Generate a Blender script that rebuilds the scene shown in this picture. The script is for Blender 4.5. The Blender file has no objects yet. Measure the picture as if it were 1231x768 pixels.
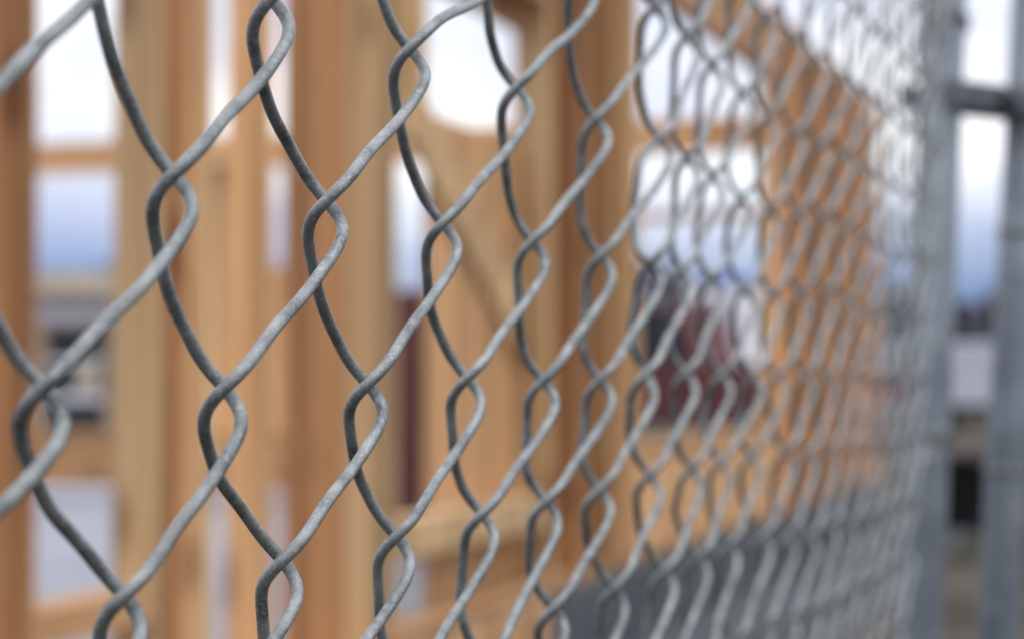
import bpy, bmesh, math, random
import numpy as np
from mathutils import Vector, Matrix
random.seed(7); rng = np.random.default_rng(7)
scene = bpy.context.scene
C = scene.collection
EYE = 0.9                       # height of the lens above the ground
R = math.radians

# ------------------------------------------------------------------ helpers
def tag(o, label=None, cat=None, group=None, kind=None):
    if label: o['label'] = label
    if cat: o['category'] = cat
    if group: o['group'] = group
    if kind: o['kind'] = kind
    return o

def thing(name, label, cat, loc=(0, 0, 0), rz=0.0, group=None):
    o = bpy.data.objects.new(name, None)
    o.empty_display_size = 0.1
    C.objects.link(o); o.location = loc; o.rotation_euler = (0, 0, rz)
    return tag(o, label, cat, group)

def link(name, me, mat, parent=None):
    o = bpy.data.objects.new(name, me)
    C.objects.link(o)
    if mat: me.materials.append(mat)
    if parent: o.parent = parent
    return o

class MB:
    """collects boxes, tubes and lathes into one mesh"""
    def __init__(self): self.bm = bmesh.new()
    def box(self, x0, x1, y0, y1, z0, z1, M=None, bevel=0.0):
        vs = [self.bm.verts.new((x, y, z)) for x in (x0, x1) for y in (y0, y1) for z in (z0, z1)]
        if M is not None:
            for v in vs: v.co = M @ v.co
        q = [(0,1,3,2),(4,6,7,5),(0,4,5,1),(2,3,7,6),(0,2,6,4),(1,5,7,3)]
        fs = [self.bm.faces.new([vs[i] for i in f]) for f in q]
        if bevel:
            es = {e for f in fs for e in f.edges}
            bmesh.ops.bevel(self.bm, geom=list(es), offset=bevel, segments=2, affect='EDGES', profile=.6)
        return self
    def tube(self, p0, p1, r0, r1=None, n=20, cap=True, smooth=True):
        r1 = r0 if r1 is None else r1
        p0, p1 = Vector(p0), Vector(p1); d = (p1-p0).normalized()
        a = d.orthogonal().normalized(); b = d.cross(a)
        A = [self.bm.verts.new(p0+r0*(math.cos(t)*a+math.sin(t)*b)) for t in [2*math.pi*i/n for i in range(n)]]
        B = [self.bm.verts.new(p1+r1*(math.cos(t)*a+math.sin(t)*b)) for t in [2*math.pi*i/n for i in range(n)]]
        for i in range(n):
            f = self.bm.faces.new((A[i], A[(i+1)%n], B[(i+1)%n], B[i])); f.smooth = smooth
        if cap:
            self.bm.faces.new(A[::-1]); self.bm.faces.new(B)
        return self
    def lathe(self, prof, n=28, M=None):
        rings = []
        for r, z in prof:
            ring = [self.bm.verts.new((r*math.cos(2*math.pi*i/n), r*math.sin(2*math.pi*i/n), z)) for i in range(n)]
            if M is not None:
                for v in ring: v.co = M @ v.co
            rings.append(ring)
        for A, B in zip(rings, rings[1:]):
            for i in range(n):
                f = self.bm.faces.new((A[i], A[(i+1)%n], B[(i+1)%n], B[i])); f.smooth = True
        return self
    def prism(self, pts, y0, y1, M=None, bevel=0.0):
        A = [self.bm.verts.new((x, y0, z)) for x, z in pts]; B = [self.bm.verts.new((x, y1, z)) for x, z in pts]
        if M is not None:
            for v in A+B: v.co = M @ v.co
        n = len(pts); fs = [self.bm.faces.new(A), self.bm.faces.new(B[::-1])]
        for i in range(n): fs.append(self.bm.faces.new((A[i], B[i], B[(i+1)%n], A[(i+1)%n])))
        if bevel:
            es = {e for f in fs[:2] for e in f.edges}
            bmesh.ops.bevel(self.bm, geom=list(es), offset=bevel, segments=3, affect='EDGES', profile=.6)
        return self
    def build(self, name, mat, parent=None):
        bmesh.ops.recalc_face_normals(self.bm, faces=self.bm.faces)
        me = bpy.data.meshes.new(name); self.bm.to_mesh(me); self.bm.free()
        return link(name, me, mat, parent)

# ------------------------------------------------------------------ materials
def new_mat(name):
    m = bpy.data.materials.new(name); m.use_nodes = True
    nt = m.node_tree; b = nt.nodes['Principled BSDF']
    return m, nt, b

def N(nt, t, **kw):
    n = nt.nodes.new(t)
    for k, v in kw.items():
        if k in ('operation', 'blend_type', 'data_type', 'noise_dimensions', 'feature', 'interpolation_type', 'sky_type', 'sun_disc'): setattr(n, k, v)
        else: n.inputs[k].default_value = v
    return n

def ramp(nt, stops):
    r = nt.nodes.new('ShaderNodeValToRGB'); e = r.color_ramp.elements
    while len(e) > 1: e.remove(e[0])
    e[0].position = stops[0][0]; e[0].color = (*stops[0][1], 1)
    for p, c in stops[1:]:
        x = e.new(p); x.color = (*c, 1)
    return r

def speck(name, c0, c1, scale=8, rough=.7, metallic=0.0, detail=6, bump=0.0, bscale=None, stretch=(1, 1, 1), spec=.4):
    """two-tone noise material"""
    m, nt, b = new_mat(name); L = nt.links.new
    tc = nt.nodes.new('ShaderNodeTexCoord'); mp = nt.nodes.new('ShaderNodeMapping'); mp.inputs['Scale'].default_value = stretch
    L(tc.outputs['Object'], mp.inputs[0])
    n = N(nt, 'ShaderNodeTexNoise', Scale=scale, Detail=detail, Roughness=.65); L(mp.outputs[0], n.inputs['Vector'])
    r = ramp(nt, [(.3, c0), (.7, c1)]); L(n.outputs[0], r.inputs[0]); L(r.outputs[0], b.inputs['Base Color'])
    b.inputs['Roughness'].default_value = rough; b.inputs['Metallic'].default_value = metallic
    b.inputs['Specular IOR Level'].default_value = spec
    if bump:
        n2 = N(nt, 'ShaderNodeTexNoise', Scale=bscale or scale*4, Detail=5); L(mp.outputs[0], n2.inputs['Vector'])
        bp = N(nt, 'ShaderNodeBump', Strength=bump, Distance=.01); L(n2.outputs[0], bp.inputs['Height']); L(bp.outputs[0], b.inputs['Normal'])
    return m

def wood(name, dark, mid, light, axis='z', vary=.35):
    """sawn softwood: long grain streaks, a tint that differs from board to board, a few knots"""
    m, nt, b = new_mat(name); L = nt.links.new
    tc = nt.nodes.new('ShaderNodeTexCoord'); oi = nt.nodes.new('ShaderNodeObjectInfo')
    off = N(nt, 'ShaderNodeVectorMath', operation='SCALE'); L(oi.outputs['Random'], off.inputs['Scale']); off.inputs[0].default_value = (31, 17, 53)
    add = N(nt, 'ShaderNodeVectorMath', operation='ADD'); L(tc.outputs['Object'], add.inputs[0]); L(off.outputs[0], add.inputs[1])
    mp = nt.nodes.new('ShaderNodeMapping'); s = {'x': (.6, 28, 28), 'y': (28, .6, 28), 'z': (28, 28, .6)}[axis]
    mp.inputs['Scale'].default_value = s; L(add.outputs[0], mp.inputs[0])
    n = N(nt, 'ShaderNodeTexNoise', Scale=1.6, Detail=7, Roughness=.6, Distortion=.4); L(mp.outputs[0], n.inputs['Vector'])
    r = ramp(nt, [(.25, dark), (.5, mid), (.75, light)]); L(n.outputs[0], r.inputs[0])
    mp2 = nt.nodes.new('ShaderNodeMapping'); mp2.inputs['Scale'].default_value = {'x': (.35, 14, 14), 'y': (14, .35, 14), 'z': (14, 14, .35)}[axis]
    L(add.outputs[0], mp2.inputs[0]); n2 = N(nt, 'ShaderNodeTexNoise', Scale=1.3, Detail=3); L(mp2.outputs[0], n2.inputs['Vector'])
    hs = nt.nodes.new('ShaderNodeHueSaturation'); L(r.outputs[0], hs.inputs['Color'])
    mr = N(nt, 'ShaderNodeMapRange'); L(oi.outputs['Random'], mr.inputs[0]); mr.inputs[3].default_value = 1-vary; mr.inputs[4].default_value = 1+vary*.55
    mu = N(nt, 'ShaderNodeMath', operation='MULTIPLY_ADD'); L(n2.outputs[0], mu.inputs[0]); mu.inputs[1].default_value = 2.2; mu.inputs[2].default_value = -1.1
    ad = N(nt, 'ShaderNodeMath', operation='ADD'); L(mr.outputs[0], ad.inputs[0]); L(mu.outputs[0], ad.inputs[1]); L(ad.outputs[0], hs.inputs['Value'])
    mk = nt.nodes.new('ShaderNodeMapping'); mk.inputs['Scale'].default_value = {'x': (2.2, 9, 9), 'y': (9, 2.2, 9), 'z': (9, 9, 2.2)}[axis]
    L(add.outputs[0], mk.inputs[0]); vo = N(nt, 'ShaderNodeTexVoronoi', Scale=1.0, Randomness=1.0); L(mk.outputs[0], vo.inputs['Vector'])
    kr = ramp(nt, [(.10, (.38, .30, .24)), (.22, (1, 1, 1))]); L(vo.outputs['Distance'], kr.inputs[0])
    km = nt.nodes.new('ShaderNodeMix'); km.data_type = 'RGBA'; km.blend_type = 'MULTIPLY'; km.inputs[0].default_value = 1
    L(hs.outputs[0], km.inputs[6]); L(kr.outputs[0], km.inputs[7])
    L(km.outputs[2], b.inputs['Base Color']); b.inputs['Roughness'].default_value = .75; b.inputs['Specular IOR Level'].default_value = .25
    bp = N(nt, 'ShaderNodeBump', Strength=.25, Distance=.003); L(n.outputs[0], bp.inputs['Height']); L(bp.outputs[0], b.inputs['Normal'])
    return m

def galvanised(name, c0, c1, metallic, rough, fine=900.0):
    """weathered zinc: dull mottling, fine drawing scratches along with chalky flecks"""
    m, nt, b = new_mat(name); L = nt.links.new
    tc = nt.nodes.new('ShaderNodeTexCoord')
    n = N(nt, 'ShaderNodeTexNoise', Scale=fine*.12, Detail=4, Roughness=.6); L(tc.outputs['Object'], n.inputs['Vector'])
    n2 = N(nt, 'ShaderNodeTexNoise', Scale=fine, Detail=6, Roughness=.75); L(tc.outputs['Object'], n2.inputs['Vector'])
    r = ramp(nt, [(.3, c0), (.72, c1)]); L(n.outputs[0], r.inputs[0])
    fl = ramp(nt, [(.52, (0, 0, 0)), (.64, (1, 1, 1))]); L(n2.outputs[0], fl.inputs[0])
    mx = nt.nodes.new('ShaderNodeMix'); mx.data_type = 'RGBA'
    ml = N(nt, 'ShaderNodeMath', operation='MULTIPLY'); L(fl.outputs[0], ml.inputs[0]); ml.inputs[1].default_value = .38
    L(ml.outputs[0], mx.inputs[0]); L(r.outputs[0], mx.inputs[6]); mx.inputs[7].default_value = (.62, .64, .66, 1)
    n3 = N(nt, 'ShaderNodeTexNoise', Scale=fine*.03, Detail=5, Roughness=.7); L(tc.outputs['Object'], n3.inputs['Vector'])
    dr = ramp(nt, [(.60, (1, 1, 1)), (.70, (.62, .50, .40))]); L(n3.outputs[0], dr.inputs[0])
    dm = nt.nodes.new('ShaderNodeMix'); dm.data_type = 'RGBA'; dm.blend_type = 'MULTIPLY'; dm.inputs[0].default_value = .8
    L(mx.outputs[2], dm.inputs[6]); L(dr.outputs[0], dm.inputs[7])
    L(dm.outputs[2], b.inputs['Base Color']); b.inputs['Metallic'].default_value = metallic
    rr = N(nt, 'ShaderNodeMapRange'); L(n2.outputs[0], rr.inputs[0]); rr.inputs[3].default_value = rough-.12; rr.inputs[4].default_value = rough+.15
    L(rr.outputs[0], b.inputs['Roughness'])
    bp = N(nt, 'ShaderNodeBump', Strength=.6, Distance=.0005); L(n2.outputs[0], bp.inputs['Height']); L(bp.outputs[0], b.inputs['Normal'])
    return m

M = {}
M['wire'] = galvanised('galvanised_wire', (.095, .103, .100), (.325, .342, .330), .55, .38, 1100)
M['pipe'] = galvanised('galvanised_pipe', (.15, .175, .20), (.27, .30, .335), .4, .5, 300)
M['clamp'] = galvanised('clamp_steel', (.07, .075, .085), (.15, .16, .18), .6, .5, 400)
M['stud_light'] = wood('pale_fir', (.43, .25, .115), (.58, .37, .18), (.70, .49, .27))
M['stud_red'] = wood('reddish_fir', (.31, .135, .055), (.46, .22, .09), (.58, .31, .14))
M['stud_mid'] = wood('fir', (.36, .18, .075), (.51, .28, .125), (.63, .38, .185))
M['board'] = wood('fir_board', (.33, .16, .06), (.50, .265, .115), (.64, .39, .2), 'x')
M['sheath'] = wood('sheathing', (.39, .20, .085), (.54, .295, .13), (.66, .40, .19), 'z', .2)
M['sheath_far'] = wood('sheathing_orange', (.32, .125, .035), (.47, .20, .06), (.56, .27, .10), 'z', .4)
M['slab'] = speck('pale_slab', (.18, .185, .21), (.26, .265, .295), 3, .8, bump=.1)
M['foundation'] = speck('damp_proofed_foundation', (.035, .042, .048), (.075, .085, .09), 2.5, .7, bump=.2)
M['ground'] = None
M['white'] = speck('white_panel', (.66, .67, .70), (.78, .78, .80), 2, .5)
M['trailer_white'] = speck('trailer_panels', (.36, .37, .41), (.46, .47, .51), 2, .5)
M['beige'] = speck('beige_siding', (.42, .35, .27), (.50, .43, .34), 3, .8, stretch=(.3, .3, 6))
M['shed_roof'] = speck('shed_roof', (.36, .30, .23), (.46, .39, .31), 4, .8)
M['dark_glass'] = speck('dark_glass', (.012, .015, .02), (.04, .045, .055), 1.2, .35, spec=.25)
M['trim_white'] = speck('white_trim', (.60, .60, .64), (.74, .74, .77), 5, .6)
M['brown_door'] = speck('brown_door', (.14, .075, .04), (.22, .12, .065), 3, .6)
M['maroon'] = speck('maroon_paint', (.075, .016, .017), (.125, .03, .028), 2, .35)
M['maroon_board'] = speck('maroon_board', (.085, .028, .028), (.15, .05, .045), 3, .6, stretch=(3, 3, .4))
M['rubber'] = speck('black_rubber', (.010, .010, .011), (.022, .022, .024), 12, .75)
M['tail'] = speck('red_lens', (.35, .012, .010), (.5, .03, .02), 6, .2)
M['chrome'] = speck('steel_bumper', (.35, .36, .38), (.5, .5, .52), 4, .3, .8)
M['tarp'] = speck('blue_tarp', (.10, .15, .38), (.20, .28, .58), 6, .55, bump=.6, bscale=14)
M['asphalt'] = speck('dark_paving', (.032, .040, .047), (.062, .072, .080), 5, .85, bump=.3)
M['bark'] = speck('brown_twigs', (.035, .023, .016), (.075, .048, .034), 1.5, .9)
# ground: mottled dirt, gravel and thin grass
m, nt, b = new_mat('site_ground'); L_ = nt.links.new
tc = nt.nodes.new('ShaderNodeTexCoord')
n1 = N(nt, 'ShaderNodeTexNoise', Scale=.55, Detail=6, Roughness=.6); L_(tc.outputs['Object'], n1.inputs['Vector'])
n2 = N(nt, 'ShaderNodeTexNoise', Scale=9, Detail=8, Roughness=.7); L_(tc.outputs['Object'], n2.inputs['Vector'])
r1 = ramp(nt, [(.35, (.030, .030, .018)), (.5, (.052, .042, .030)), (.62, (.10, .085, .07))]); L_(n1.outputs[0], r1.inputs[0])
r2 = ramp(nt, [(.3, (.55, .55, .55)), (.7, (1.3, 1.3, 1.3))]); L_(n2.outputs[0], r2.inputs[0])
mx = nt.nodes.new('ShaderNodeMix'); mx.data_type = 'RGBA'; mx.blend_type = 'MULTIPLY'; mx.inputs[0].default_value = 1
L_(r1.outputs[0], mx.inputs[6]); L_(r2.outputs[0], mx.inputs[7]); L_(mx.outputs[2], b.inputs['Base Color'])
b.inputs['Roughness'].default_value = .95; b.inputs['Specular IOR Level'].default_value = .15
bp = N(nt, 'ShaderNodeBump', Strength=.5, Distance=.04); L_(n2.outputs[0], bp.inputs['Height']); L_(bp.outputs[0], b.inputs['Normal'])
M['ground'] = m
bm = bmesh.new(); bmesh.ops.create_grid(bm, x_segments=60, y_segments=60, size=300)
for v in bm.verts: v.co.y += 200
me = bpy.data.meshes.new('ground'); bm.to_mesh(me); bm.free()
tag(link('ground', me, M['ground']), kind='structure')

# ------------------------------------------------------------------ chain link fence
X0, K, LEAN = -.182, .31, .045          # fence plane: X = X0 + K*Y + LEAN*(Z-EYE)
fn = np.array([1, -K, -LEAN]); fn /= np.linalg.norm(fn)      # towards the photographer
fu = np.array([K, 1, 0.]); fu /= np.linalg.norm(fu)
fv = np.cross(fu, fn); fv = fv if fv[2] > 0 else -fv
FO = np.array([X0, 0, EYE])
def fence_pt(u, v, w=0.0): return FO+u*fu+v*fv+w*fn

# how the knuckles of this slack, pulled-out-of-square fabric sit off a regular lattice (column, row, du, dv in 0.1 mm)
SLACK = [(-4, 0, 29, -31), (-3, -1, -69, -27), (-3, 1, 160, -14), (-2, -2, -198, -22), (-2, 0, 5, -32), (-1, -1, -59, -17), (-1, 1, 137, -5), (0, -2, -119, -6), (0, 0, 44, -24), (1, -1, -28, -13), (1, 1, 90, 1), (2, -2, -11, 8), (2, 0, 27, -9), (3, -1, 8, -11), (3, 1, 14, 17), (4, -2, 80, 15), (4, 0, -15, -15), (5, -3, 227, 80), (5, -1, 12, -11), (5, 1, -113, 20), (6, -2, 179, 39), (6, 0, -109, -11), (6, 2, -178, 81), (7, -3, 54, 55), (7, -1, -10, 1), (7, 1, -192, 26), (8, -2, -4, 16), (8, 0, -158, 2), (8, 2, -90, 78), (9, -3, -120, 15), (9, -1, -169, -8), (9, 1, -139, 44), (10, -2, -174, -10), (10, 0, -145, 13), (10, 2, -6, 79), (11, -3, -149, -20), (11, -1, -243, -11), (11, 1, -109, 45), (12, -2, -240, -48), (12, 0, -132, 9), (12, 2, -63, 82), (13, -3, -223, -45), (13, -1, -229, -27), (13, 1, -201, 49), (14, -2, -227, -48), (14, 0, -110, 8), (14, 2, -124, 90), (15, -1, -224, -21), (15, 1, -196, 52), (16, 0, -155, 9), (16, 2, -21, 80), (17, 1, -24, 50)]+[(-4, -2, -165, 25), (-5, -1, -60, -10)]
SLACK_C = np.array([(a, b) for a, b, _, _ in SLACK], float); SLACK_D = np.array([(c, d) for _, _, c, d in SLACK], float)*1e-4
SLACK_T = {(a, b): np.array((c, d))*1e-4 for a, b, c, d in SLACK}
def knuckle(c, r):
    u = .5047+.03505*min(c, 6)+.0295*max(c-6, 0)-.0179*7*math.tanh(r/7)
    v = .0007-.0368*r
    if (c, r) in SLACK_T: dd = SLACK_T[(c, r)]
    else:
        w = np.exp(-((SLACK_C[:, 0]-c)**2/6+(SLACK_C[:, 1]-r)**2/2)); dd = (w[:, None]*SLACK_D).sum(0)/(.25+w.sum())
        dd = dd+rng.normal(0, .0013, 2)
    u += dd[0]; v += dd[1]
    if u > 1.42: u = 1.42+.10*math.tanh((u-1.42)/.10)       # bunched up against the end post
    return np.array([u, v])

WIRE_R = .00127
def halfleg(A, B, side, nl, na, t=.00963, dl=.01394, jit=0.0):
    """half a turn of the flattened spiral, from apex A down to apex B; side +1 runs in front, -1 behind"""
    bow, sag, bow2, sag2 = (.00183, .0028, .00036, .00108) if side > 0 else (-.00077, .00192, .00036, .00108)
    sag += jit; bow += jit*.6
    rho = t/2; sgn = np.sign(B[0]-A[0]) or 1; D = abs(B[0]-A[0]); Ls = max(D-2*rho, 1e-4); dv = A[1]-B[1]
    a = np.linspace(0, np.pi/2, na, endpoint=False)
    u1 = rho-rho*np.cos(a); w1 = side*rho*np.sin(a); v1 = dl/2*(a/(np.pi/2))
    s = np.linspace(0, 1, nl)
    u2 = rho+s*Ls; w2 = side*(rho-bow*np.sin(np.pi*s)-bow2*np.sin(2*np.pi*s)); v2 = dl/2+(dv-dl)*s+sag*np.sin(np.pi*s)+sag2*np.sin(2*np.pi*s)
    a = np.linspace(0, np.pi/2, na+1)[1:]
    u3 = rho+Ls+rho*np.sin(a); w3 = side*rho*np.cos(a); v3 = dv-dl/2+dl/2*(a/(np.pi/2))
    return np.stack([A[0]+sgn*np.concatenate([u1, u2, u3]), A[1]-np.concatenate([v1, v2, v3]), np.concatenate([w1, w2, w3])], -1)

def smooth_path(p, it):
    for _ in range(it): p[1:-1] = .25*p[:-2]+.5*p[1:-1]+.25*p[2:]
    return p

def sweep(P, rad, ns):
    T = np.gradient(P, axis=0); T /= np.linalg.norm(T, axis=1)[:, None]
    ref = fn*1.0
    a = np.cross(T, ref); bad = np.linalg.norm(a, axis=1) < .2
    # parallel transport keeps the tube from twisting round the knuckles
    A = np.empty_like(P); cur = np.cross(T[0], np.array([.3, .5, .81])); cur /= np.linalg.norm(cur)
    for i in range(len(P)):
        cur = cur-T[i]*cur.dot(T[i]); cur /= np.linalg.norm(cur); A[i] = cur
    B = np.cross(T, A)
    th = np.arange(ns)*2*np.pi/ns
    return (P[:, None]+rad*(np.cos(th)[None, :, None]*A[:, None]+np.sin(th)[None, :, None]*B[:, None])).reshape(-1, 3)

def wire_mesh(name, strands, mat, parent):
    """strands: list of (path, sides)"""
    V = []; F = []; base = 0
    for P, ns in strands:
        V.append(sweep(P, WIRE_R, ns)); n = len(P)
        i = np.arange(n-1)[:, None]*ns; j = np.arange(ns)[None]; j2 = (j+1) % ns
        F.append(np.stack([i+j, i+j2, i+ns+j2, i+ns+j], -1).reshape(-1, 4)+base); base += n*ns
    V = np.concatenate(V); F = np.concatenate(F)
    me = bpy.data.meshes.new(name); me.vertices.add(len(V)); me.vertices.foreach_set('co', V.ravel())
    me.loops.add(F.size); me.loops.foreach_set('vertex_index', F.ravel().astype(np.int32))
    me.polygons.add(len(F)); me.polygons.foreach_set('loop_start', np.arange(0, F.size, 4, dtype=np.int32))
    me.polygons.foreach_set('use_smooth', np.ones(len(F), bool)); me.update(calc_edges=True); me.validate()
    return link(name, me, mat, parent)

OVER = .0058
R_TOP, R_BOT = -24, 22
def strand(kn, s, nl, na, sides):
    pts = []
    side_first = None
    for r in range(R_TOP, R_BOT):
        left = (s+r) % 2 == 0            # this spiral's knuckle in row r lies on column s (left) or s+1 (right)
        A = kn(s, r)-(OVER/2, 0) if left else kn(s+1, r)+(OVER/2, 0)
        B = kn(s+1, r+1)+(OVER/2, 0) if left else kn(s, r+1)-(OVER/2, 0)
        h = halfleg(A, B, -1 if left else 1, nl, na, jit=float(rng.normal(0, .0007 if nl > 20 else .0012)))
        pts.append(h if not pts else h[1:])
    return smooth_path(np.concatenate(pts), 14 if nl > 20 else 3), sides

fence = thing('chain_link_fence', 'galvanised chain link fence panel running away past the unfinished timber building', 'fence', tuple(fence_pt(.5, -EYE)*np.array([1, 1, 0])))
def rel(parent):  # children are modelled in world coordinates
    return Matrix.Translation(-Vector(parent.location))
kcache = {}
def kn_main(c, r):
    if (c, r) not in kcache: kcache[(c, r)] = knuckle(c, r)
    return kcache[(c, r)]
st = []
org = np.array(fence.location)
for s in range(-20, 33):
    near = -8 <= s <= 9
    P, ns = strand(kn_main, s, 34 if near else 14, 8 if near else 4, 14 if near else 8)
    st.append((FO-org+P[:, 0:1]*fu+P[:, 1:2]*fv+P[:, 2:3]*fn, ns))
wire_mesh('chain_link_mesh', st, M['wire'], fence)

def fp(u, v, w=0): return tuple(fence_pt(u, v, w)-org)
U_POST, U_POST0 = 1.537, -.27
PR = .0145
for u in (U_POST0, U_POST):
    q = MB(); q.tube(fp(u, -.895), fp(u, .93), PR, n=28)
    q.build('post', M['pipe'], fence)
q = MB(); q.tube(fp(U_POST0, .90), fp(U_POST-.012, .90), PR*.95, n=24); q.build('top_rail', M['pipe'], fence)
q = MB(); q.tube(fp(U_POST0, -.84), fp(U_POST-.012, -.84), PR*.95, n=24); q.build('bottom_rail', M['pipe'], fence)
def ring(bm_, c, axis, r, rr):
    c = Vector(c); d = Vector(axis).normalized(); a = d.orthogonal().normalized(); b = d.cross(a); n = 18; k = 8; G = []
    for i in range(n):
        t = 2*math.pi*i/n; e = math.cos(t)*a+math.sin(t)*b
        G.append([bm_.verts.new(c+e*(r+rr*math.cos(2*math.pi*j/k))+d*rr*math.sin(2*math.pi*j/k)) for j in range(k)])
    for i in range(n):
        for j in range(k):
            f = bm_.faces.new((G[i][j], G[(i+1) % n][j], G[(i+1) % n][(j+1) % k], G[i][(j+1) % k])); f.smooth = True
for v in (-.62, -.33, -.04, .232, .52, .76):
    q = MB(); ring(q.bm, fp(U_POST, v), fv+.25*fu, PR+.0018, .0013); ring(q.bm, fp(U_POST, v+.0045), fv+.2*fu, PR+.0018, .0013)
    q.tube(fp(U_POST-.015, v, .01), fp(U_POST-.05, v-.012, .007), .0017, n=8)
    q.build('wire_tie', M['wire'], fence)

# second panel, turning away to the right
P2 = np.array([.3385, 1.52, EYE]); a2 = R(12)
gu = np.array([math.cos(a2), math.sin(a2), 0]); gl = np.array([.060, 0, 1.]); gl /= np.linalg.norm(gl); gn = np.cross(gu, gl)
gn = gn if gn[1] < 0 else -gn
fence2 = thing('chain_link_fence', 'second fence panel at the right edge of the photo, turning a corner beyond the gap', 'fence', tuple(P2*np.array([1, 1, 0])))
org2 = np.array(fence2.location)
def gp(u, v, w=0): return tuple(P2-org2+u*gu+v*gl+w*gn)
rng2 = np.random.default_rng(3); k2 = {}
def kn2(c, r):
    if (c, r) not in k2: k2[(c, r)] = np.array([.022+.0352*c, .01-.0368*r])+rng2.normal(0, .0012, 2)
    return k2[(c, r)]
st = []
for s in range(0, 40):
    P, ns = strand(kn2, s, 14, 4, 8)
    st.append((P2-org2+P[:, 0:1]*gu+P[:, 1:2]*gl+P[:, 2:3]*gn, ns))
wire_mesh('chain_link_mesh', st, M['wire'], fence2)
for u in (0, 1.46):
    q = MB(); q.tube(gp(u, -.895), gp(u, .93), PR, n=28); q.build('post', M['pipe'], fence2)
q = MB(); q.tube(gp(.014, .90), gp(1.446, .90), PR*.95, n=24); q.build('top_rail', M['pipe'], fence2)
q = MB(); q.tube(gp(.014, -.84), gp(1.446, -.84), PR*.95, n=24); q.build('bottom_rail', M['pipe'], fence2)
for v in (-.5, -.3, -.06, .1, .3, .6):
    q = MB(); ring(q.bm, gp(0, v), gl, PR+.0018, .0013); q.tube(gp(.012, v, .012), gp(.05, v-.01, .006), .0017, n=8); q.build('wire_tie', M['wire'], fence2)

# the clamp holding both posts
pa = fence_pt(U_POST, .186); pb = P2+gl*.186
mid = (pa+pb)/2
clamp = thing('post_clamp', 'dark steel clamp bridging the gap between the two fence posts', 'clamp', tuple(mid), math.atan2((pb-pa)[1], (pb-pa)[0]))
half = float(np.linalg.norm(pb-pa))/2
for sy in (-1, 1):
    q = MB(); y0 = sy*(PR+.0012)
    q.box(-half-.020, half+.020, min(y0, y0+sy*.004), max(y0, y0+sy*.004), -.0085, .0085, bevel=.0012)
    q.build('clamp_plate', M['clamp'], clamp)
q = MB(); q.tube((0, -PR-.016, 0), (0, PR+.014, 0), .0045, n=16); q.tube((0, -PR-.0115, 0), (0, -PR-.0055, 0), .0085, n=6, smooth=False); q.tube((0, PR+.0055, 0), (0, PR+.012, 0), .0085, n=6, smooth=False)
q.build('bolt', M['clamp'], clamp)
q = MB(); q.box(-half+PR+.001, half-PR-.001, -PR-.001, PR+.001, -.0075, .0075, bevel=.001); q.build('spacer', M['clamp'], clamp)

# ------------------------------------------------------------------ the unfinished timber building
KW, DW = .29, 1.88
wa = np.array([KW, 1, 0.]); WN = np.linalg.norm(wa); wa /= WN
wall_rot = math.atan2(wa[1], wa[0])                     # local +x runs along the wall, local +y goes into the building
def along(px, dep=0.0):                                 # distance along the wall where the photo shows column px, dep metres behind its face
    p = (px-615.5)/2700.; Y = (DW+dep*WN)/(KW-p)
    return float(np.dot(np.array([p*Y+DW, Y, 0]), wa))
house = thing('timber_framed_building', 'unfinished building of bare orange timber studs behind the chain link fence', 'building', (-DW, 0, 0), wall_rot)
ZB, ZT = EYE-.65, EYE+1.80
def wbox(name, mat, a0, a1, d0, d1, z0, z1, bevel=.002, parent=None):
    q = MB(); cx_, cy_, cz_ = (a0+a1)/2, (d0+d1)/2, (z0+z1)/2
    q.box(a0-cx_, a1-cx_, d0-cy_, d1-cy_, z0-cz_, z1-cz_, bevel=bevel)
    o = q.build(name, mat, parent or house); o.location = (cx_, cy_, cz_); return o
def stud(px, mat, d=.089, z0=None, z1=None):
    a1 = along(px); return wbox('stud', M[mat], a1-.038, a1, 0, d, z0 or ZB+.038, z1 or ZT-.076)
A_END = along(1053)
wbox('bottom_plate', M['board'], along(-900), A_END, 0, .089, ZB, ZB+.0375)
wbox('top_plate', M['board'], along(-900), A_END, 0, .089, ZT-.0755, ZT)
for px, mt in ((-330, 'stud_mid'), (-160, 'stud_red'), (-20, 'stud_red'), (45, 'stud_red'), (198, 'stud_light'), (226, 'stud_red'), (256, 'stud_light'), (328, 'stud_mid'), (392, 'stud_red'), (414, 'stud_red'),  # wood tints differ; alternating pale and red also imitates differently lit stud faces
               (446, 'stud_light'), (477, 'stud_light'), (664, 'stud_light'), (700, 'stud_red'), (738, 'stud_mid'), (768, 'stud_light'),
               (938, 'stud_mid'), (966, 'stud_mid'), (992, 'stud_mid'), (1014, 'stud_mid'), (1053, 'stud_mid')):
    stud(px, mt)
# a short cripple fills the narrow bay beside the pair of reddish studs
def zrow(py, Y): return EYE+(457-py)/2700.*Y
Y4 = along(90)/WN
wbox('blocking', M['board'], along(45)+.001, along(198)-.0395, .002, .088, zrow(770, Y4), zrow(726, Y4))
Y5 = along(560)/WN
wbox('ledger_board', M['stud_light'], along(478)+.002, along(664)-.0395, -.0005, .086, zrow(655, Y5), zrow(612, Y5))
# sheathing nailed on the inside of the middle bays, with a window opening
d0, d1 = .112, .124
a0, a1, ah1 = along(514, d0), along(770), along(622, d0)
zs, zh = zrow(152, along(570, d0)/WN), zrow(8, along(570, d0)/WN)
wbox('sheathing', M['sheath'], a0, ah1, d0, d1, ZB, zs)
wbox('sheathing', M['sheath'], a0, ah1, d0, d1, zh, ZT)
wbox('sheathing', M['sheath'], ah1+.002, a1, d0, d1, ZB, ZT)
wbox('header', M['stud_red'], along(478)+.002, along(664)-.0395, .004, .085, zrow(-60, Y5), zrow(-130, Y5))
stud(514, 'stud_light', z0=zrow(166, along(514)/WN))
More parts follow.
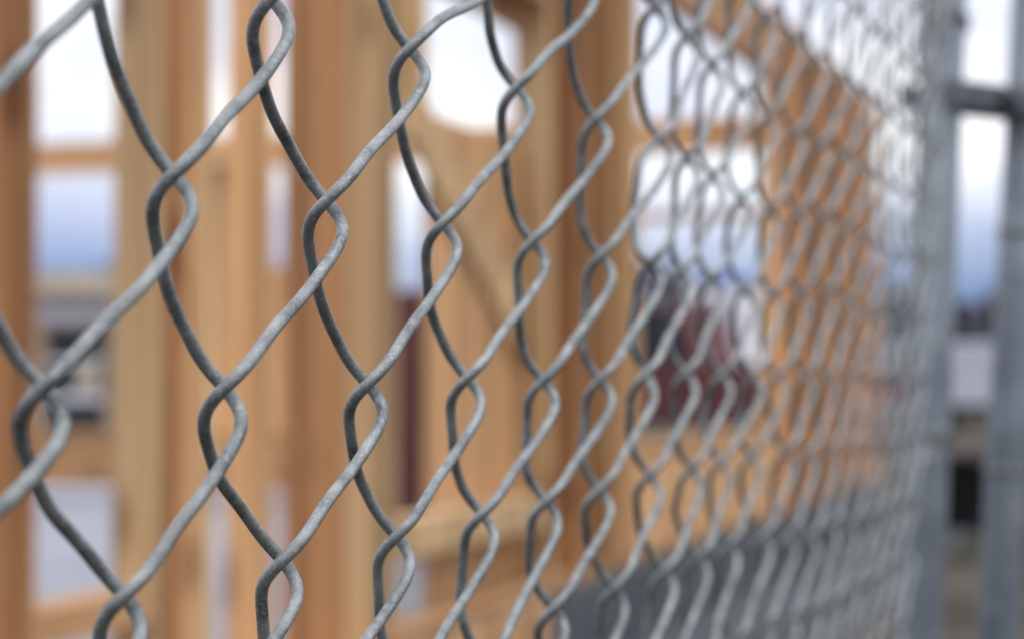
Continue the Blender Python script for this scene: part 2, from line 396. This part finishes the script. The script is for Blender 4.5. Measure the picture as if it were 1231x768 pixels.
# let-in diagonal brace behind the studs
p, q_ = (along(418, .1), zrow(-22, 5.5)), (along(706, .1), zrow(555, 7.7))
ln = math.hypot(q_[0]-p[0], q_[1]-p[1])
q = MB(); q.box(-ln/2, ln/2, -.0095, .0095, -.085, .085, bevel=.002)
o = q.build('brace', M['stud_light'], house); o.location = ((p[0]+q_[0])/2, .1005, (p[1]+q_[1])/2); o.rotation_euler = (0, math.atan2(p[1]-q_[1], q_[0]-p[0]), 0)
# orange sheathing on the far end of the wall
e0, e1 = along(938)+.001, A_END+.01; nb = 9
for i in range(nb):
    wbox('sheathing_board', M['sheath_far'], e0+(e1-e0)*i/nb+.006, e0+(e1-e0)*(i+1)/nb-.006, -.0215-.004*(i % 2), -.0015, ZB-.03+.01*math.sin(i*2.1), ZT-.01+.02*math.sin(i*1.7))
# header and lighter rails over the wide opening
Yo = along(850)/WN
wbox('header', M['board'], along(768)+.001, along(938)-.039, .003, .087, ZT-.32, ZT-.077)
wbox('skirt_board', M['sheath'], along(-900), along(640), -.052, -.032, .005, ZB+.004)
wbox('window_sill', M['board'], along(768)+.001, along(938)-.039, -.012, .1, zrow(532, Yo), zrow(522, Yo))
wbox('sheathing', M['sheath'], along(768)+.002, along(938)-.039, .002, .014, ZB+.0385, zrow(532, Yo)-.001)
wbox('slab', M['slab'], along(-900), A_END, .02, 11.5, ZB-.12, ZB-.003, bevel=.005)
wbox('foundation', M['foundation'], along(-905), A_END+.01, -.03, .2, .0, ZB-.001, bevel=.01).location.z -= .0
# dark paving strip along the foot of the wall
q = MB(); q.box(-5, A_END+.02, -.72, -.06, -.05, .012)
o = q.build('pavement', M['asphalt']); o.location = house.location; o.rotation_euler = (0, 0, wall_rot); tag(o, kind='structure')
# rear framed wall, its right end a little nearer
RB0, RB1 = (90, 12.6), (850, 11.4)
def rear_xy(px):
    P0 = np.array([(RB0[0]-615.5)/2700.*RB0[1], RB0[1]]); P1 = np.array([(RB1[0]-615.5)/2700.*RB1[1], RB1[1]])
    d = P1-P0; p = (px-615.5)/2700.
    s = (p*P0[1]-P0[0])/(d[0]-p*d[1]); return P0+s*d
rear_rot = math.atan2(rear_xy(850)[1]-rear_xy(90)[1], rear_xy(850)[0]-rear_xy(90)[0])
YB = 12.0
def rear(name, mat, x0, x1, z0, z1, dy=0, th=.089):
    A, B = rear_xy(x0), rear_xy(x1); c = (A+B)/2; hl = float(np.linalg.norm(B-A))/2; cz_ = (z0+z1)/2
    q = MB(); q.box(-hl, hl, -th/2, th/2, z0-cz_, z1-cz_, bevel=.003)
    o = q.build(name, M[mat], house)
    W = Matrix.Translation((c[0], c[1], cz_)) @ Matrix.Rotation(rear_rot, 4, 'Z') @ Matrix.Translation((0, dy, 0))
    H = Matrix.Translation(house.location) @ Matrix.Rotation(wall_rot, 4, 'Z')
    o.matrix_local = H.inverted() @ W
    return o
rear('rear_beam', 'board', -150, 952, zrow(195, YB), zrow(158, YB))
rear('rear_rail', 'board', 700, 945, zrow(264, 11.4), zrow(254, 11.4), th=.07)
rear('rear_plate', 'board', -150, 760, zrow(588, YB), zrow(522, YB))
for px in (-60, 215, 375, 640, 700, 946):
    rear('rear_stud', 'stud_mid', px-5, px+5, zrow(592, YB), zrow(195, YB), dy=.002)
rear('rear_sheathing', 'sheath', 222, 470, zrow(560, YB), zrow(318, YB), dy=.06, th=.012)
rear('rear_sheathing', 'sheath', 222, 318, zrow(318, YB)+.002, zrow(165, YB), dy=.06, th=.012)
bpy.context.view_layer.update()

# maroon board standing inside the building
def at(px, Y, z=0.0): return ((px-615.5)/2700.*Y, Y, z)
q = MB(); q.box(-.068, .068, -.022, .022, 0, .98, bevel=.004)
o = q.build('painted_board', M['maroon_board']); o.location = at(493, 8.2, ZB-.003); tag(o, 'dark maroon board standing upright behind the pale stud in the middle', 'board')

# maroon pickup parked beyond the opening
tx, ty, _ = at(825, 25)
pk = thing('pickup_truck', 'maroon pickup truck parked beyond the wide opening of the building', 'truck', (tx, ty, 0), R(-38))
# local x: nose at -x, tail at +x (towards the photographer's right)
q = MB(); q.prism([(-2.6, .45), (-2.6, .86), (-2.35, .98), (-1.25, 1.06), (-.55, 1.06), (.75, 1.06), (.75, 1.03), (2.55, 1.03), (2.6, .95), (2.6, .5), (2.2, .42), (-2.3, .42)], -.9, .9, bevel=.06)
body = q.build('body', M['maroon'], pk)
q = MB(); q.prism([(-1.2, 1.05), (-.55, 1.72), (.45, 1.76), (.72, 1.05)], -.78, .78, bevel=.06); q.build('cab', M['maroon'], pk)
for sy in (-1, 1):
    q = MB(); q.prism([(-.92, 1.12), (-.48, 1.62), (.38, 1.66), (.58, 1.12)], sy*.785-.006, sy*.785+.006); q.build('side_window', M['dark_glass'], pk)
q = MB(); q.box(-.006, .006, -.62, .62, 1.15, 1.62, M=Matrix.Translation((.62, 0, 0)) @ Matrix.Rotation(R(-14), 4, 'Y') @ Matrix.Translation((.28, 0, 0))); q.build('rear_window', M['dark_glass'], pk)
for x in (-1.65, 1.65):
    for sy in (-1, 1):
        Mw = Matrix.Translation((x, sy*.80, .37)) @ Matrix.Rotation(R(90), 4, 'X')
        q = MB(); q.lathe([(.2, -.11), (.33, -.12), (.37, -.09), (.37, .09), (.33, .12), (.2, .11)], 32, Mw); w = q.build('wheel', M['rubber'], pk)
        q = MB(); q.lathe([(0, -.10), (.20, -.10), (.21, -.112), (.21, .112), (.20, .10), (0, .10)], 24, Mw); q.build('rim', M['chrome'], w)
for sy in (-1, 1):
    q = MB(); q.box(2.575, 2.612, sy*.80-.07, sy*.80+.07, .72, 1.0, bevel=.01); q.build('tail_light', M['tail'], pk)
q = MB(); q.box(2.60, 2.72, -.86, .86, .44, .60, bevel=.02); q.build('bumper', M['chrome'], pk)

# beige shed beyond the left bay
sx0 = (-330-615.5)/2700.*30; sx1 = (170-615.5)/2700.*30
shed = thing('garden_shed', 'beige shed with a dark glazed door seen through the leftmost stud bay', 'shed', ((sx0+sx1)/2, 30, 0))
hw = (sx1-sx0)/2
q = MB(); q.box(-hw, hw, 0, 3, 0, 2.05); q.build('wall', M['beige'], shed)
q = MB(); q.prism([(-hw-.25, 2.0), (hw+.25, 2.0), (hw+.25, 2.12), (-hw-.25, 2.12)], -.3, 3.3); q.prism([(-hw-.25, 2.12), (hw+.25, 2.12), (hw+.25, 2.36), (-hw-.25, 2.30)], -.1, 3.2); q.build('roof', M['shed_roof'], shed)
q = MB(); q.box(-hw, hw, -.03, -.002, 1.66, 1.98); q.build('fascia', M['trim_white'], shed)
dx = (92-615.5)/2700.*30-(sx0+sx1)/2
q = MB(); q.box(dx-.42, dx+.42, -.05, -.003, 0, 1.64, bevel=.006); dr = q.build('door', M['brown_door'], shed)
q = MB(); q.box(dx-.35, dx+.35, -.062, -.052, .30, 1.58); q.build('pane', M['dark_glass'], dr)
for z0, z1 in ((.62, .72), (1.12, 1.19)):  # white bars added across the glass to imitate its pale reflections
    q = MB(); q.box(dx-.352, dx+.352, -.072, -.0625, z0, z1, bevel=.003); q.build('glazing_reflection_bar', M['trim_white'], dr)
q = MB(); q.box(dx+.02, dx+.30, -.068, -.0625, .74, 1.10); q.build('pane_reflection', M['beige'], dr)  # pale sheet laid over the dark glass, standing in for a reflection
q = MB(); q.tube((dx+.33, -.07, .95), (dx+.33, -.13, .95), .022, n=12); q.build('handle', M['chrome'], dr)

# white trailer far behind the gap between the posts
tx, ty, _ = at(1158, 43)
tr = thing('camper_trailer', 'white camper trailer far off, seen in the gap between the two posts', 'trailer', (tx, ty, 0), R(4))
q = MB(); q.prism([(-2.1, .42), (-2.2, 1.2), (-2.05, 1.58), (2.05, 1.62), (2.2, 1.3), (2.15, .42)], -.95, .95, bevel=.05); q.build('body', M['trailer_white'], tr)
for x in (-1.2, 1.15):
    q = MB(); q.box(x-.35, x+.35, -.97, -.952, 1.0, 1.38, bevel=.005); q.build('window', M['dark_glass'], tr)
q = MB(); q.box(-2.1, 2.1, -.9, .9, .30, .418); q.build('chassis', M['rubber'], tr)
for x in (-.45, .45):
    Mw = Matrix.Translation((x, -.85, .31)) @ Matrix.Rotation(R(90), 4, 'X')
    q = MB(); q.lathe([(0, -.08), (.2, -.08), (.31, -.07), (.31, .07), (.2, .08), (0, .08)], 28, Mw); q.build('wheel', M['rubber'], tr)

# black tub on the ground behind the gap
o_ = at(1146, 13.6)
tub = thing('plastic_tub', 'black plastic tub standing on the dirt behind the gap between the posts', 'tub', o_)
q = MB(); q.lathe([(0, 0), (.20, 0), (.215, .02), (.255, .42), (.275, .425), (.275, .45), (.245, .452), (.225, .10), (0, .06)], 36); q.build('bucket', M['rubber'], tub)
for sy in (-1, 1):
    q = MB(); q.tube((sy*.27, -.06, .40), (sy*.315, -.05, .39), .012, n=10); q.tube((sy*.315, -.05, .39), (sy*.315, .05, .39), .012, n=10); q.tube((sy*.315, .05, .39), (sy*.27, .06, .40), .012, n=10); q.build('handle', M['rubber'], tub)

# white tank on the truck bed, and the blue tarp heaped on it
wx, wy, _ = at(880, 25)
tank = thing('water_tank', 'white square plastic tank riding on the bed of the maroon pickup', 'tank', (wx, wy, 1.036), R(-38))
q = MB(); q.box(-.36, .36, -.36, .36, .10, .86, bevel=.06); q.build('bottle', M['white'], tank)
q = MB(); q.box(-.38, .38, -.38, .38, .0, .098, bevel=.01); q.build('pallet', M['trim_white'], tank)
q = MB(); q.lathe([(.0, .858), (.09, .858), (.09, .90), (.0, .905)], 20); q.build('lid', M['chrome'], tank)
bm = bmesh.new(); bmesh.ops.create_icosphere(bm, subdivisions=4, radius=1)
from mathutils import noise
for v in bm.verts:
    c = v.co.copy(); k = 1+.28*noise.noise(c*2.2)+.12*noise.noise(c*6)
    v.co = Vector((c.x*.34*k, c.y*.34*k, max(-.05, c.z*.10*k)))
for f in bm.faces: f.smooth = True
me = bpy.data.meshes.new('tarpaulin'); bm.to_mesh(me); bm.free()
o = link('tarpaulin', me, M['tarp']); o.location = (wx, wy, 1.036+.905+.045)
tag(o, 'crumpled blue tarpaulin heaped on the white tank in the pickup bed', 'tarpaulin')

# bare brown scrub along the horizon
V = []; F = []
r2 = np.random.default_rng(11)
for i in range(16000):
    x = r2.uniform(-45, 45); hgt = 4.3+.6*math.sin(x*.35)+.5*math.sin(x*1.3+1)
    z = r2.uniform(0, 1)**.6*hgt; y = 84+r2.uniform(-2.5, 2.5); s = r2.uniform(.12, .42)
    d = r2.normal(size=(2, 3)); a = d[0]/np.linalg.norm(d[0])*s; b = d[1]/np.linalg.norm(d[1])*s*.6
    k = len(V); c = np.array([x, y, z]); V += [tuple(c-a), tuple(c+b), tuple(c+a), tuple(c-b)]; F.append((k, k+1, k+2, k+3))
me = bpy.data.meshes.new('scrub'); me.from_pydata(V, [], F)
tag(link('scrub', me, M['bark']), 'low band of bare brown scrub along the horizon', 'scrub', kind='stuff')

# ------------------------------------------------------------------ sky, sun, camera
CLX = 1.7
SUN_EL, SUN_AZ = 62, 140          # azimuth measured clockwise from +Y: behind the photographer, to the right
w = bpy.data.worlds.new('World'); scene.world = w; w.use_nodes = True
nt = w.node_tree; bg = nt.nodes['Background']; Lk = nt.links.new
sky = N(nt, 'ShaderNodeTexSky', sky_type='NISHITA'); sky.sun_disc = False; sky.sun_elevation = R(SUN_EL); sky.sun_rotation = R(SUN_AZ); sky.dust_density = 1.5
tc = nt.nodes.new('ShaderNodeTexCoord'); sx = nt.nodes.new('ShaderNodeSeparateXYZ'); Lk(tc.outputs['Generated'], sx.inputs[0])
mp = nt.nodes.new('ShaderNodeMapping'); mp.inputs['Scale'].default_value = (1, 1, 3.2); Lk(tc.outputs['Generated'], mp.inputs[0])
nz = N(nt, 'ShaderNodeTexNoise', Scale=5.0, Detail=6, Roughness=.55); Lk(mp.outputs[0], nz.inputs['Vector'])
ad = N(nt, 'ShaderNodeMath', operation='MULTIPLY_ADD'); Lk(nz.outputs[0], ad.inputs[0]); ad.inputs[1].default_value = .06; Lk(sx.outputs[2], ad.inputs[2])
cov = ramp(nt, [(.064, (.02, .02, .02)), (.122, (1, 1, 1)), (.45, (.9, .9, .9)), (1, (.92, .92, .92))]); Lk(ad.outputs[0], cov.inputs[0])
# the blue of the open strip of sky and the pale overcast above it
mixc = nt.nodes.new('ShaderNodeMix'); mixc.data_type = 'RGBA'
tint = nt.nodes.new('ShaderNodeMix'); tint.data_type = 'RGBA'; tint.blend_type = 'MULTIPLY'; tint.inputs[0].default_value = 1
Lk(sky.outputs[0], tint.inputs[6]); tint.inputs[7].default_value = (.42, .60, 1.25, 1)
Lk(cov.outputs[0], mixc.inputs[0]); Lk(tint.outputs[2], mixc.inputs[6]); 
nz2 = N(nt, 'ShaderNodeTexNoise', Scale=7.0, Detail=4, Roughness=.5); mp3 = nt.nodes.new('ShaderNodeMapping'); mp3.inputs['Scale'].default_value = (1, 1, 2.2); mp3.inputs['Location'].default_value = (CLX, 0, 0); Lk(tc.outputs['Generated'], mp3.inputs[0]); Lk(mp3.outputs[0], nz2.inputs['Vector'])
cc = ramp(nt, [(.36, (6.4, 6.9, 8.4)), (.50, (8.0, 8.3, 9.2)), (.60, (10.8, 11.0, 11.3))]); Lk(nz2.outputs[0], cc.inputs[0]); 
up = N(nt, 'ShaderNodeMath', operation='MULTIPLY_ADD'); Lk(sx.outputs[2], up.inputs[0]); up.inputs[1].default_value = 1.45; up.inputs[2].default_value = .88
vm = N(nt, 'ShaderNodeVectorMath', operation='SCALE'); Lk(cc.outputs[0], vm.inputs[0]); Lk(up.outputs[0], vm.inputs['Scale']); Lk(vm.outputs[0], mixc.inputs[7])
Lk(mixc.outputs[2], bg.inputs['Color']); bg.inputs['Strength'].default_value = .1

sun = bpy.data.lights.new('sun', 'SUN'); sun.energy = 1.0; sun.angle = R(14); sun.color = (1, .95, .88)
so = bpy.data.objects.new('sun', sun); C.objects.link(so)
az, el = R(SUN_AZ), R(SUN_EL)
to_sun = Vector((math.sin(az)*math.cos(el), math.cos(az)*math.cos(el), math.sin(el)))
so.rotation_euler = to_sun.to_track_quat('Z', 'Y').to_euler(); so.location = to_sun*30

cam = bpy.data.cameras.new('camera'); co = bpy.data.objects.new('camera', cam); C.objects.link(co)
cam.sensor_width = 36; cam.lens = 2700/1231*36; co.location = (0, 0, EYE)
co.rotation_euler = (R(90)+math.atan(73/2700), 0, 0)
cam.clip_start = .02; cam.clip_end = 2000
cam.dof.use_dof = True; cam.dof.focus_distance = .46; cam.dof.aperture_fstop = 12.5; cam.dof.aperture_blades = 7
scene.camera = co
vs = scene.view_settings; vs.view_transform = 'Standard'; vs.look = 'None'; vs.gamma = 1; vs.use_curve_mapping = False; vs.exposure = 0.25
scene.cycles.use_denoising = True
